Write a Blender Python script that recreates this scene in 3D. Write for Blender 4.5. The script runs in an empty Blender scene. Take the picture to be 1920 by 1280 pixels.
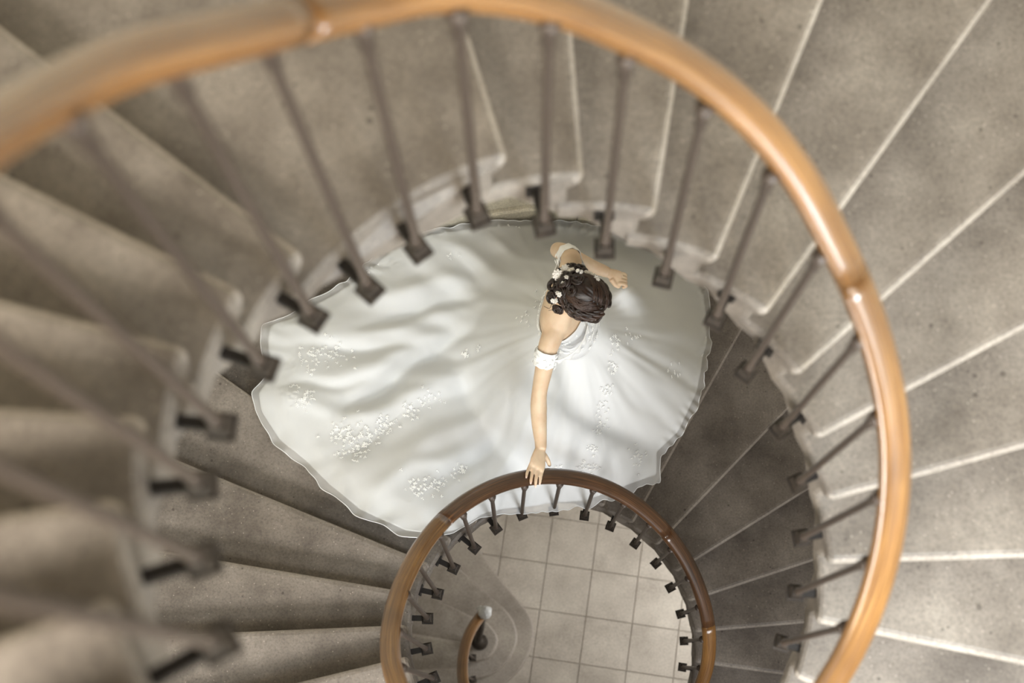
import bpy, bmesh, math, random
from mathutils import Vector, Matrix, noise
random.seed(7)
C = bpy.context.scene.collection
sc = bpy.context.scene
PI = math.pi

# ------------------------------------------------------------------ camera
cam_d = bpy.data.cameras.new('camera')
cam = bpy.data.objects.new('camera', cam_d); C.objects.link(cam)
RM = Matrix(((0.99980353, 0.00506917, 0.01916251), (0.0, 0.96674590, -0.25573887), (-0.01982166, 0.25568862, 0.96655596)))
CAM = Vector((-0.14564, -0.40403, 3.15587))
cam.matrix_world = Matrix.Translation(CAM) @ RM.to_4x4()
cam_d.sensor_width = 36.0; cam_d.lens = 2673.67 / 1920 * 36
cam_d.clip_start = 0.02; cam_d.clip_end = 60
cam_d.dof.use_dof = True; cam_d.dof.focus_distance = 6.45; cam_d.dof.aperture_fstop = 1.8
sc.camera = cam

# ------------------------------------------------------------------ light
W = bpy.data.worlds.new('world'); sc.world = W; W.use_nodes = True
bgn = W.node_tree.nodes['Background']
bgn.inputs[0].default_value = (0.94, 0.97, 1.0, 1); bgn.inputs[1].default_value = 0.15

def area(name, loc, target, size, size_y, power, col):
    l = bpy.data.lights.new(name, 'AREA'); l.shape = 'RECTANGLE'; l.size = size; l.size_y = size_y
    l.energy = power; l.color = col
    o = bpy.data.objects.new(name, l); C.objects.link(o); o.location = loc
    o.rotation_euler = (Vector(target) - Vector(loc)).to_track_quat('-Z', 'Y').to_euler()
    return o
# unseen window light inferred from the step shadows, plus added fill; no openings built
area('upper_window_daylight', (0.6, -2.0, 3.6), (.5, 1, 0), 1.0, 1.0, 75, (1.0, 0.91, 0.79))
area('near_window_daylight', (-0.95, -1.75, 2.75), (.5, 1, 0), 0.8, 0.8, 175, (1.0, 0.94, 0.84))
area('side_fill_light', (1.2, -1.55, 1.05), (1.2, .9, -.6), 1.0, 1.0, 178, (0.86, 0.94, 1.0))  # added fill lamp, brightens the upper right treads
area('landing_window_daylight', (0.3, -2.0, -.7), (-.1, 1.3, -3.7), 0.7, 0.7, 32, (1.0, 0.98, 0.94))
area('landing_side_fill', (-0.9, -1.8, -.8), (-.1, 1.3, -3.7), 0.6, 0.6, 84, (1.0, 0.97, 0.93))  # added second lamp for the gown and lower left treads
area('lower_flight_fill', (1.1, -1.65, -3.2), (.3, 1.0, -4.3), 1.0, 1.0, 40, (0.99, 0.99, 1.0))  # added fill lamp for the lower flight, no window behind it
area('floor_fill_light', (1.95, 0.6, -6.6), (0.0, 0.2, -7.6), 1.5, 1.8, 88, (1.0, 0.985, 0.97))  # added lamp that brightens the tile floor and lowest steps

sc.view_settings.view_transform = 'Standard'
sc.view_settings.look = 'None'
sc.view_settings.exposure = 0.0
sc.view_settings.gamma = 1.0
sc.view_settings.use_curve_mapping = False

# ------------------------------------------------------------------ materials
def hexc(h):
    h = h.lstrip('#'); v = [int(h[i:i+2], 16) / 255 for i in (0, 2, 4)]
    return tuple((c / 12.92 if c <= .04045 else ((c + .055) / 1.055) ** 2.4) for c in v) + (1,)

def mat(name, base, rough=.6, metal=0, spec=.5):
    m = bpy.data.materials.new(name); m.use_nodes = True
    b = m.node_tree.nodes['Principled BSDF']
    b.inputs['Base Color'].default_value = base
    b.inputs['Roughness'].default_value = rough
    b.inputs['Metallic'].default_value = metal
    b.inputs['Specular IOR Level'].default_value = spec
    return m, b, m.node_tree

def ramp_node(nt, stops):
    r = nt.nodes.new('ShaderNodeValToRGB')
    e = r.color_ramp.elements
    e[0].position, e[0].color = stops[0]
    e[1].position, e[1].color = stops[-1]
    for p_, c_ in stops[1:-1]:
        n = e.new(p_); n.color = c_
    return r

def noise_node(nt, vec, scale, detail=5, rough=.55, dist=0):
    n = nt.nodes.new('ShaderNodeTexNoise')
    n.inputs['Scale'].default_value = scale; n.inputs['Detail'].default_value = detail
    n.inputs['Roughness'].default_value = rough; n.inputs['Distortion'].default_value = dist
    nt.links.new(vec, n.inputs['Vector']); return n

def mix(nt, kind, fac, a, b):
    m = nt.nodes.new('ShaderNodeMix'); m.data_type = 'RGBA'; m.blend_type = kind
    for sock, v in ((m.inputs[0], fac), (m.inputs[6], a), (m.inputs[7], b)):
        if hasattr(v, 'links'): nt.links.new(v, sock)
        else: sock.default_value = v
    return m.outputs[2]

def stone(name, dark, mid, light, rough=.55, pits=.6, bump=.25):
    m, b, nt = mat(name, mid, rough)
    geo = nt.nodes.new('ShaderNodeNewGeometry'); v = geo.outputs['Position']
    n1 = noise_node(nt, v, 3.2, 8, .62)
    r1 = ramp_node(nt, [(.30, dark), (.52, mid), (.74, light)])
    nt.links.new(n1.outputs['Fac'], r1.inputs[0])
    n2 = noise_node(nt, v, 95, 3, .7)
    r2 = ramp_node(nt, [(.30, (.62, .60, .58, 1)), (.5, (1, 1, 1, 1)), (.72, (1.28, 1.26, 1.22, 1))])
    nt.links.new(n2.outputs['Fac'], r2.inputs[0])
    c1 = mix(nt, 'MULTIPLY', .75, r1.outputs[0], r2.outputs[0])
    vo = nt.nodes.new('ShaderNodeTexVoronoi'); vo.inputs['Scale'].default_value = 17
    nt.links.new(v, vo.inputs['Vector'])
    n3 = noise_node(nt, v, 9, 2)
    ad = nt.nodes.new('ShaderNodeMath'); ad.operation = 'MULTIPLY_ADD'
    nt.links.new(n3.outputs['Fac'], ad.inputs[0]); ad.inputs[1].default_value = .34; 
    nt.links.new(vo.outputs['Distance'], ad.inputs[2])
    r3 = ramp_node(nt, [(.215, (1, 1, 1, 1)), (.25, (0, 0, 0, 1))])
    nt.links.new(ad.outputs[0], r3.inputs[0])
    mul = nt.nodes.new('ShaderNodeMath'); mul.operation = 'MULTIPLY'
    nt.links.new(r3.outputs[0], mul.inputs[0]); mul.inputs[1].default_value = pits
    c2 = mix(nt, 'MIX', mul.outputs[0], c1, (dark[0] * .35, dark[1] * .33, dark[2] * .3, 1))
    # pale mineral flecks
    vo2 = nt.nodes.new('ShaderNodeTexVoronoi'); vo2.inputs['Scale'].default_value = 38
    nt.links.new(v, vo2.inputs['Vector'])
    r4 = ramp_node(nt, [(.08, (.55, .55, .55, 1)), (.13, (0, 0, 0, 1))])
    nt.links.new(vo2.outputs['Distance'], r4.inputs[0])
    c3 = mix(nt, 'MIX', r4.outputs[0], c2, (light[0] * 1.5, light[1] * 1.5, light[2] * 1.5, 1))
    nt.links.new(c3, b.inputs['Base Color'])
    bp = nt.nodes.new('ShaderNodeBump'); bp.inputs['Strength'].default_value = bump; bp.inputs['Distance'].default_value = .004
    n4 = noise_node(nt, v, 60, 6, .7)
    nt.links.new(n4.outputs['Fac'], bp.inputs['Height'])
    nt.links.new(bp.outputs[0], b.inputs['Normal'])
    return m

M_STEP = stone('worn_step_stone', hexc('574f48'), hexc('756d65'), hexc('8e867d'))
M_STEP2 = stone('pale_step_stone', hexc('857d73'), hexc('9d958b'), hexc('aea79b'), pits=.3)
M_NOSE = stone('pale_step_edge_highlight', hexc('7e766e'), hexc('968e86'), hexc('a79f96'), pits=.2)  # pale edge colour paints in the light the nosings catch
M_TILE = stone('floor_tile_stone', hexc('9d958a'), hexc('b3aba0'), hexc('c4bdb1'), pits=.15)
M_JOINT, _, _ = mat('tile_joint', hexc('a0988c'), .9)
M_WALL = stone('limewashed_wall', hexc('b3ad9c'), hexc('c9c3b2'), hexc('d8d2c2'), pits=.0, bump=.1)
M_IRON, b, nt = mat('dark_cast_iron', hexc('4a3f38'), .5, .3)
geo = nt.nodes.new('ShaderNodeNewGeometry'); n = noise_node(nt, geo.outputs['Position'], 60, 4)
r = ramp_node(nt, [(.3, hexc('1f1a17')), (.7, hexc('40372f'))]); nt.links.new(n.outputs['Fac'], r.inputs[0]); nt.links.new(r.outputs[0], b.inputs['Base Color'])
M_ROD, b, nt = mat('grey_painted_iron_rod', hexc('453b34'), .45, .3)
M_BLACK, _, _ = mat('blackened_iron', hexc('1d1815'), .6, .3)

# polished wood with grain running along the rail (uv: u along, v around)
def wood(name, c1, c2, c3):
    m_, b, nt = mat(name, hexc('8a5a2c'), .3)
    uv = nt.nodes.new('ShaderNodeUVMap'); mp = nt.nodes.new('ShaderNodeMapping'); nt.links.new(uv.outputs[0], mp.inputs[0])
    mp.inputs['Scale'].default_value = (1.6, 26, 1)
    n = noise_node(nt, mp.outputs[0], 3.0, 8, .65, .4)
    r = ramp_node(nt, [(.28, hexc(c1)), (.48, hexc(c2)), (.72, hexc(c3))]); nt.links.new(n.outputs['Fac'], r.inputs[0])
    geo = nt.nodes.new('ShaderNodeNewGeometry'); n2 = noise_node(nt, geo.outputs['Position'], 1.9, 3)
    r2 = ramp_node(nt, [(.35, (.55, .5, .46, 1)), (.62, (1.12, 1.1, 1.05, 1))]); nt.links.new(n2.outputs['Fac'], r2.inputs[0])
    nt.links.new(mix(nt, 'MULTIPLY', .9, r.outputs[0], r2.outputs[0]), b.inputs['Base Color'])
    bp = nt.nodes.new('ShaderNodeBump'); bp.inputs['Strength'].default_value = .12; bp.inputs['Distance'].default_value = .002
    nt.links.new(n.outputs['Fac'], bp.inputs['Height']); nt.links.new(bp.outputs[0], b.inputs['Normal'])
    b.inputs['Coat Weight'].default_value = .7; b.inputs['Coat Roughness'].default_value = .16
    return m_
M_WOOD = wood('polished_handrail_wood', '38220d', '724d25', 'a27b46')
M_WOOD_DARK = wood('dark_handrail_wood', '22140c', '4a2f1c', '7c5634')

M_GLASS, b, nt = mat('faceted_glass', (.97, .98, .97, 1), .12); b.inputs['Transmission Weight'].default_value = .45; b.inputs['IOR'].default_value = 1.5
M_SKIN, b, nt = mat('warm_skin', hexc('dcbb9c'), .5); b.inputs['Subsurface Weight'].default_value = .15
b.inputs['Subsurface Radius'].default_value = (1, .35, .2); b.inputs['Subsurface Scale'].default_value = .012
geo = nt.nodes.new('ShaderNodeNewGeometry'); n = noise_node(nt, geo.outputs['Position'], 14, 3)
r = ramp_node(nt, [(.35, hexc('cdb092')), (.65, hexc('dac2a6'))]); nt.links.new(n.outputs['Fac'], r.inputs[0]); nt.links.new(r.outputs[0], b.inputs['Base Color'])
M_LIP, _, _ = mat('lip', hexc('a8564e'), .4)
M_EYE, _, _ = mat('eye', hexc('2a1c14'), .2)
M_NAIL, _, _ = mat('nail', hexc('e6c8b8'), .3)
M_HAIR, b, nt = mat('dark_brown_hair', hexc('20140e'), .42)
geo = nt.nodes.new('ShaderNodeNewGeometry'); n = noise_node(nt, geo.outputs['Position'], 70, 5, .7, 1.5)
r = ramp_node(nt, [(.35, hexc('120b08')), (.60, hexc('2b1b13')), (.78, hexc('5d4430'))]); nt.links.new(n.outputs['Fac'], r.inputs[0]); nt.links.new(r.outputs[0], b.inputs['Base Color'])
b.inputs['Anisotropic'].default_value = .5
M_HAIR2, _, _ = mat('brown_hair_strand', hexc('38251a'), .4)
M_SATIN, b, nt = mat('white_satin', hexc('e6e8ea'), .5); b.inputs['Sheen Weight'].default_value = .3
geo = nt.nodes.new('ShaderNodeNewGeometry'); n = noise_node(nt, geo.outputs['Position'], 240, 2)
bp = nt.nodes.new('ShaderNodeBump'); bp.inputs['Strength'].default_value = .08; bp.inputs['Distance'].default_value = .002
nt.links.new(n.outputs['Fac'], bp.inputs['Height']); nt.links.new(bp.outputs[0], b.inputs['Normal'])
M_LACE, b, nt = mat('white_lace', hexc('f4f5f4'), .35); b.inputs['Sheen Weight'].default_value = .4
M_PETAL, _, _ = mat('white_petal', hexc('f0ebe4'), .5)
M_POLLEN, _, _ = mat('pale_green_flower_centre', hexc('9a9464'), .6)
M_TULLE, b, nt = mat('sheer_white_tulle', hexc('ebecec'), .6); b.inputs['Alpha'].default_value = .42
M_TULLE.use_transparent_shadow = True

# ------------------------------------------------------------------ helpers
def link(name, me, m, parent=None, smooth=False):
    if smooth:
        me.polygons.foreach_set('use_smooth', [True] * len(me.polygons))
    if m is not None and not me.materials: me.materials.append(m)
    o = bpy.data.objects.new(name, me); C.objects.link(o)
    if parent is not None: o.parent = parent
    return o
def pyd(name, vs, fs, m, parent=None, smooth=False):
    me = bpy.data.meshes.new(name); me.from_pydata([tuple(v) for v in vs], [], fs); me.update()
    return link(name, me, m, parent, smooth)
def empty(name, loc=(0, 0, 0), label=None, cat=None, group=None, kind=None):
    o = bpy.data.objects.new(name, None); C.objects.link(o); o.location = loc; o.empty_display_size = .1
    tag(o, label, cat, group, kind); return o
def tag(o, label=None, cat=None, group=None, kind=None):
    if label: o['label'] = label
    if cat: o['category'] = cat
    if group: o['group'] = group
    if kind: o['kind'] = kind
    return o
def tube_geo(pts, rads, n=12, vs=None, fs=None, flat=None, cap=True):
    """lofted tube through pts with radius per point; flat=(axis, factor) squeezes along an axis"""
    vs = [] if vs is None else vs; fs = [] if fs is None else fs
    base = len(vs); pts = [Vector(p) for p in pts]; N = len(pts)
    ref = None
    for i, p in enumerate(pts):
        t = (pts[min(i + 1, N - 1)] - pts[max(i - 1, 0)]).normalized()
        if ref is None:
            ref = t.orthogonal().normalized()
            if flat is not None:
                f = Vector(flat[0]); ref = (f - t * f.dot(t)).normalized()
        ref = (ref - t * ref.dot(t)).normalized(); q = t.cross(ref)
        for j in range(n):
            a = 2 * PI * j / n
            k = flat[1] if flat is not None else 1
            vs.append(p + (ref * math.cos(a) * k + q * math.sin(a)) * rads[i])
    for i in range(N - 1):
        for j in range(n):
            a = base + i * n + j; b_ = base + i * n + (j + 1) % n
            fs.append((a, b_, b_ + n, a + n))
    if cap:
        fs.append(tuple(base + j for j in reversed(range(n))))
        fs.append(tuple(base + (N - 1) * n + j for j in range(n)))
    return vs, fs
def smooth_path(pts, rads, sub=4):
    P = [Vector(p) for p in pts]; out = []; ro = []
    for i in range(len(P) - 1):
        p0 = P[max(i - 1, 0)]; p1 = P[i]; p2 = P[i + 1]; p3 = P[min(i + 2, len(P) - 1)]
        for s in range(sub):
            t = s / sub
            out.append(.5 * ((2 * p1) + (p2 - p0) * t + (2 * p0 - 5 * p1 + 4 * p2 - p3) * t * t + (3 * p1 - p0 - 3 * p2 + p3) * t ** 3))
            ro.append(rads[i] * (1 - t) + rads[i + 1] * t)
    out.append(P[-1]); ro.append(rads[-1]); return out, ro
def ico(vs, fs, c, r, scale=(1, 1, 1), rot=None, sub=1):
    bm = bmesh.new(); bmesh.ops.create_icosphere(bm, subdivisions=sub, radius=1)
    b0 = len(vs)
    for v in bm.verts:
        p = Vector((v.co.x * scale[0], v.co.y * scale[1], v.co.z * scale[2])) * r
        if rot is not None: p = rot @ p
        vs.append(Vector(c) + p)
    for f in bm.faces: fs.append(tuple(b0 + v.index for v in f.verts))
    bm.free()
def interp(x, xs, ys):
    if x <= xs[0]: return ys[0] + (x - xs[0]) * (ys[1] - ys[0]) / (xs[1] - xs[0])
    for i in range(len(xs) - 1):
        if x <= xs[i + 1]:
            return ys[i] + (ys[i + 1] - ys[i]) * (x - xs[i]) / (xs[i + 1] - xs[i])
    return ys[-1]
def spline(x, xs, ys):
    if x <= xs[0]: return ys[0]
    if x >= xs[-1]: return ys[-1]
    i = 0
    while x > xs[i + 1]: i += 1
    def sl(j):
        if j <= 0: return (ys[1] - ys[0]) / (xs[1] - xs[0])
        if j >= len(xs) - 1: return (ys[-1] - ys[-2]) / (xs[-1] - xs[-2])
        return (ys[j + 1] - ys[j - 1]) / (xs[j + 1] - xs[j - 1])
    h = xs[i + 1] - xs[i]; t = (x - xs[i]) / h
    return ((2*t**3 - 3*t*t + 1) * ys[i] + (t**3 - 2*t*t + t) * h * sl(i) + (-2*t**3 + 3*t*t) * ys[i+1] + (t**3 - t*t) * h * sl(i+1))
def sstep(a, b_, x):
    t = max(0, min(1, (x - a) / (b_ - a))); return t * t * (3 - 2 * t)

# ------------------------------------------------------------------ the stair's line
RISE = .16; TOP = .06               # tread k lies at -RISE*k + TOP, its baluster's foot at -RISE*k
KT = [(-14,257),(-12,233),(-10,208.9),(-9,196.8),(-8,184.9),(-7,173.3),(-6,161.4),(-5,149.2),(-4,137.5),(-3,126.2),(-2,114.6),(-1,102),(0,88.7),(1,75.4),(2,62.1),(3,48.9),(4,35.3),(5,21.9),(6,8.6),(7,-4.6),(8,-17.8),(12,-79.9),(17,-158.2),(18,-169.2),(19,-181),(20,-193.6),(21,-206.7),(22,-220.3),(23,-234.3),(24,-248.5),(25,-263),(26,-277.4),(27,-291.8),(28,-306.1),(29,-320.1),(30,-333.7),(31,-346.8),(32,-359.3),(33,-371.5),(45,-541.4),(48,-585.5)]
KS = [a for a, _ in KT]; KA = [a for _, a in KT]
def A(k): return interp(k, KS, KA)
RK = [-14, -12, -10, -8, -6, -4, -3, -2, -1, 0, 1, 2, 3, 4, 5, 6, 8, 12, 17, 19, 21, 22, 23, 24, 25, 27, 29, 30, 31, 32, 33, 37, 41, 45, 48]
RV = [.665, .66, .655, .677, .682, .677, .676, .674, .664, .655, .650, .643, .625, .612, .609, .605, .608, .62, .635, .632, .604, .592, .595, .606, .608, .607, .625, .637, .652, .665, .680, .68, .66, .63, .62]
def RB(k): return spline(k, RK, RV)
NK_ = [-14, -9, -8, -7, -6, -5, -4, 2, 5, 9, 15, 48]; NV_ = [8.5, 9.0, 8.6, 8.4, 8.2, 7.0, 8.5, 8.5, 6.9, 7.0, 8.5, 8.5]
def nos(k): return A(k) - interp(k, NK_, NV_)
def foot_z(k):
    """height of baluster foot k; steps -4, -3 and -2 are one level landing"""
    return -RISE * k if k >= -2 else (.32 if k >= -4 else .32 - RISE * (k + 4))
R_OUT = 2.17
FLOOR_Z = -RISE * 48 + TOP - RISE     # -7.78

def k_at(ang_deg, near):
    """continuous tread index whose nosing lies at this angle, closest turn to near"""
    base = nos(near); a = ang_deg + 360 * round((base - ang_deg) / 360)
    lo, hi = near - 14, near + 14
    for _ in range(40):
        m_ = .5 * (lo + hi)
        if nos(m_) > a: lo = m_
        else: hi = m_
    return .5 * (lo + hi)
def ramp_z(x, y, near):
    return -RISE * k_at(math.degrees(math.atan2(y, x)), near) + TOP
def tread_z(x, y, near):
    return -RISE * math.ceil(k_at(math.degrees(math.atan2(y, x)), near) - 1e-6) + TOP
def pol(r, a, z=0):
    a = math.radians(a); return Vector((r * math.cos(a), r * math.sin(a), z))

# ------------------------------------------------------------------ staircase: one step after another
stair = empty('spiral_staircase', (0, 0, FLOOR_Z), 'winding stone staircase of worn grey-brown wedge steps around an open well', 'staircase')
def step_mesh(k):
    zt = foot_z(k) + TOP
    land = k == -2                                     # the landing reaches back over three balusters
    a_f = nos(k); a_b = nos(-5) if land else nos(k - 1)
    # cross-section: distance behind the nosing tip (metres), height below the tread; None -> measured from the rear line
    NM = 12 if land else 3
    prof = [('b', .055, 0), ('b', .0, 0), *[('m', (.14 + .86 * (1 - t_ / NM)) if land else 1 - t_ / NM, 0) for t_ in range(1, NM)], ('f', .05, 0), ('f', .022, 0), ('f', .011, -.003), ('f', .003, -.011), ('f', .0, -.022), ('f', .003, -.033),
            ('f', .011, -.040), ('f', .030, -.045), ('f', .034, -.06), ('f', .034, -RISE + .001), ('f', .034, -RISE - .065), ('b', .0, -.065), ('b', .055, -.045)]
    rin0 = RB(k) + .062 + .020 * sstep(1.2, -1.2, k)
    rings = [(0, .016), (.004, .006), (.014, 0)] + [(None, t) for t in (.12, .3, .5, .75, 1)]
    vs = []; nP = len(prof)
    for off, q in rings:
        for kind, d, dz in prof:
            if off is None: sh = 0; r = rin0 + .014 + (R_OUT - rin0 - .014) * q
            else: sh = q; r = rin0 + off
            if kind == 'f': a = a_f + math.degrees((d + sh) / r)
            elif kind == 'b': a = a_b + math.degrees(d / r)
            else: a = a_f + (a_b - a_f) * d
            rl = r + (RB(max(-14, k + (a_f - a) / (12.3 if land else 14))) - RB(k)) * (1 - min(1, (r - rin0) / .5))
            z = zt + dz - (sh if dz > -.06 else 0)
            vs.append(pol(rl, a, z) - Vector((0, 0, FLOOR_Z)))
    fs = []
    for i in range(len(rings) - 1):
        for j in range(nP):
            j2 = (j + 1) % nP
            fs.append((i * nP + j, i * nP + j2, (i + 1) * nP + j2, (i + 1) * nP + j))
    fs.append(tuple(range(nP))); fs.append(tuple((len(rings) - 1) * nP + j for j in reversed(range(nP))))
    me = bpy.data.meshes.new('step'); me.from_pydata([tuple(v) for v in vs], [], fs); me.update()
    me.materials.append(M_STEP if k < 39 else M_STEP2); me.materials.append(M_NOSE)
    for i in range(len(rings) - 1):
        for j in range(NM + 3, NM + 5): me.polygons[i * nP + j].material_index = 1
    bm = bmesh.new(); bm.from_mesh(me); bmesh.ops.recalc_face_normals(bm, faces=bm.faces); bm.to_mesh(me); bm.free()
    return me
for k in [q for q in range(-13, 46) if q not in (-3, -4)]:
    link('landing' if k == -2 else 'step', step_mesh(k), M_STEP, stair)
def slab(name, outline, z0, z1, m, parent, bev=.014, org=(0, 0, 0)):
    bm = bmesh.new(); vv = [bm.verts.new((x - org[0], y - org[1], z1 - org[2])) for x, y in outline]
    f = bm.faces.new(vv)
    if f.normal.z < 0: f.normal_flip()
    r_ = bmesh.ops.extrude_face_region(bm, geom=[f])
    bmesh.ops.translate(bm, verts=[v for v in r_['geom'] if isinstance(v, bmesh.types.BMVert)], vec=(0, 0, z0 - z1))
    bmesh.ops.recalc_face_normals(bm, faces=bm.faces)
    top_e = [e for e in bm.edges if all(abs(v.co.z - (z1 - org[2])) < 1e-5 for v in e.verts)]
    bmesh.ops.bevel(bm, geom=top_e, offset=bev, segments=3, affect='EDGES', profile=.6)
    me = bpy.data.meshes.new(name); bm.to_mesh(me); bm.free()
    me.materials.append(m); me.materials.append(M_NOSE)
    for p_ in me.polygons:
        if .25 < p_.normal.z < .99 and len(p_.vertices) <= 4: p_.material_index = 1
    return link(name, me, m, parent)
def cat(pts, sub=6):
    return [(p.x, p.y) for p in smooth_path([(x, y, 0) for x, y in pts], [1] * len(pts), sub)[0]]
# the three lowest steps end in rounded volutes that wrap round the newel
def wall_xy(a, r=R_OUT): v = pol(r, a); return (v.x, v.y)
vol46 = cat([(-.66, .318), (-.60, .300), (-.53, .262), (-.478, .205), (-.458, .144), (-.475, .08), (-.52, .025), (-.58, .0), (-.66, -.01)])
vol47 = cat([(-.60, .545), (-.50, .452), (-.42, .386), (-.355, .305), (-.325, .222), (-.325, .13), (-.367, .037), (-.43, -.04), (-.52, -.10), (-.66, -.13)])
vol48 = cat([(-.62, .85), (-.487, .657), (-.37, .515), (-.264, .388), (-.215, .30), (-.202, .22), (-.212, .13), (-.25, .03), (-.31, -.06), (-.41, -.15), (-.53, -.20), (-.66, -.23)])
for k, vol, an in ((46, vol46, 154), (47, vol47, 138.5), (48, vol48, 125.8)):
    zt = -RISE * k + TOP
    arc = [wall_xy(a_) for a_ in [196 + (an - 196) * t / 8 for t in range(9)]]
    slab('step', arc + vol, zt - RISE + (.0 if k == 48 else -.02), zt, M_STEP2, stair, .016, (0, 0, FLOOR_Z))

# ------------------------------------------------------------------ floor of square tiles
floor = empty('floor', (0, 0, FLOOR_Z)); floor['kind'] = 'structure'
pyd('joint_bed', [(-3, -3, -.012), (3, -3, -.012), (3, 3, -.012), (-3, 3, -.012)], [(0, 1, 2, 3)], M_JOINT, floor)
TS = .352; rot = math.radians(-8.5)
def tile_mesh():
    h = TS / 2 - .002
    bm = bmesh.new(); bmesh.ops.create_cube(bm, size=1)
    for v in bm.verts: v.co = Vector((v.co.x * 2 * h, v.co.y * 2 * h, v.co.z * .03 - .015))
    bmesh.ops.bevel(bm, geom=[e for e in bm.edges if all(v.co.z > -.001 for v in e.verts)], offset=.003, segments=1, affect='EDGES')
    me = bpy.data.meshes.new('tile'); bm.to_mesh(me); bm.free(); me.materials.append(M_TILE); return me
tm = tile_mesh()
for i in range(-7, 8):
    for j in range(-7, 8):
        x = i * TS - .035; y = j * TS + .19
        X = x * math.cos(rot) - y * math.sin(rot); Y = x * math.sin(rot) + y * math.cos(rot)
        if math.hypot(X, Y) > 2.2: continue
        t = bpy.data.objects.new('tile', tm); C.objects.link(t); t.parent = floor
        t.location = (X, Y, random.uniform(-.0015, .0015)); t.rotation_euler = (random.uniform(-.003, .003), random.uniform(-.003, .003), rot)

# ------------------------------------------------------------------ round wall of the stairwell
wall = empty('wall_round', (0, 0, FLOOR_Z)); wall['kind'] = 'structure'
Z_WTOP = 4.6
def wall_shell():
    vs = []; fs = []; n = 96
    for (r, z) in ((R_OUT, FLOOR_Z - .05), (R_OUT, Z_WTOP), (R_OUT + .3, Z_WTOP), (R_OUT + .3, FLOOR_Z - .05)):
        for j in range(n): vs.append(pol(r, 360 * j / n, z - FLOOR_Z))
    for i in range(4):
        for j in range(n):
            j2 = (j + 1) % n; i2 = (i + 1) % 4
            fs.append((i * n + j, i * n + j2, i2 * n + j2, i2 * n + j))
    pyd('wall_plaster', vs, fs, M_WALL, wall, False)
wall_shell()
def wall_block(a0, a1, z0, z1, r0, r1, name='stone_block'):
    vs = []; n = 5; g = math.degrees(.002 / R_OUT)
    a0 += g; a1 -= g; z0 += .002; z1 -= .002
    c = .012
    for (r, za, zb) in ((r1, z0, z1), (r0 + c, z0, z1), (r0, z0 + c, z1 - c)):
        for i in range(n):
            a = a0 + (a1 - a0) * i / (n - 1); vs.append(pol(r, a, za - FLOOR_Z))
        for i in range(n):
            a = a1 + (a0 - a1) * i / (n - 1); vs.append(pol(r, a, zb - FLOOR_Z))
    fs = []; m2 = 2 * n
    for l in range(2):
        for j in range(m2):
            j2 = (j + 1) % m2; fs.append((l * m2 + j, l * m2 + j2, (l + 1) * m2 + j2, (l + 1) * m2 + j))
    for i in range(n - 1):
        fs.append((2 * m2 + i, 2 * m2 + i + 1, 2 * m2 + m2 - 2 - i, 2 * m2 + m2 - 1 - i))
    return pyd(name, vs, fs, M_WALL, wall)
# skirting blocks that climb with the steps (seen behind the train)
for k in range(17, 34):
    a1 = nos(k - 1); a0 = nos(k); zt = -RISE * k + TOP
    wall_block(a0, a1, zt, zt + .20, R_OUT - .045, R_OUT + .02)
    wall_block(a0, a1, zt + .20, zt + .52, R_OUT - .02, R_OUT + .02)

# ------------------------------------------------------------------ railing
rail = empty('stair_railing', (0, 0, FLOOR_Z), 'brown wooden handrail on thin iron balusters, spiralling down around the open well', 'railing')
ORG = Vector((0, 0, FLOOR_Z))
HR = .98
# handrail centre line: index, radius
HK = [-14, -10, -8, -6.4, -5.4, -4.6, -3, -1.5, -.26, .55, 1.4, 2.15, 3.06, 4.2, 5.3, 6.4, 7.4, 8.8, 12, 15, 17, 18, 20, 22.3, 23.4, 25, 26, 27, 28.1, 29.2, 30.5, 32.2, 33.3, 37, 41, 44, 45.6, 46.7]
HV = [.69, .68, .695, .700, .700, .690, .684, .688, .695, .700, .694, .680, .658, .648, .644, .641, .641, .644, .655, .675, .688, .682, .648, .630, .626, .624, .626, .627, .630, .641, .662, .700, .715, .70, .68, .655, .630, .600]
ZK = [-14, -10, -8, -7, -6, -5, -4, -3, -2, -1, 0]; ZV = [3.07, 2.43, 2.11, 1.95, 1.785, 1.625, 1.475, 1.365, 1.28, 1.15, .98]
def rail_z(k): return spline(k, ZK, ZV) if k < 0 else -RISE * k + HR
def rail_pt(k): return pol(spline(k, HK, HV), A(k), rail_z(k))
sect = []
for (x, y) in [(.0, .027), (.012, .0265), (.022, .0235), (.030, .018), (.0345, .010), (.0355, .002), (.033, -.004), (.0285, -.008), (.030, -.014), (.029, -.020), (.022, -.025), (.010, -.027), (0, -.027)]:
    sect.append((x, y))
sect = sect + [(-x, y) for x, y in reversed(sect[1:-1])]
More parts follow.
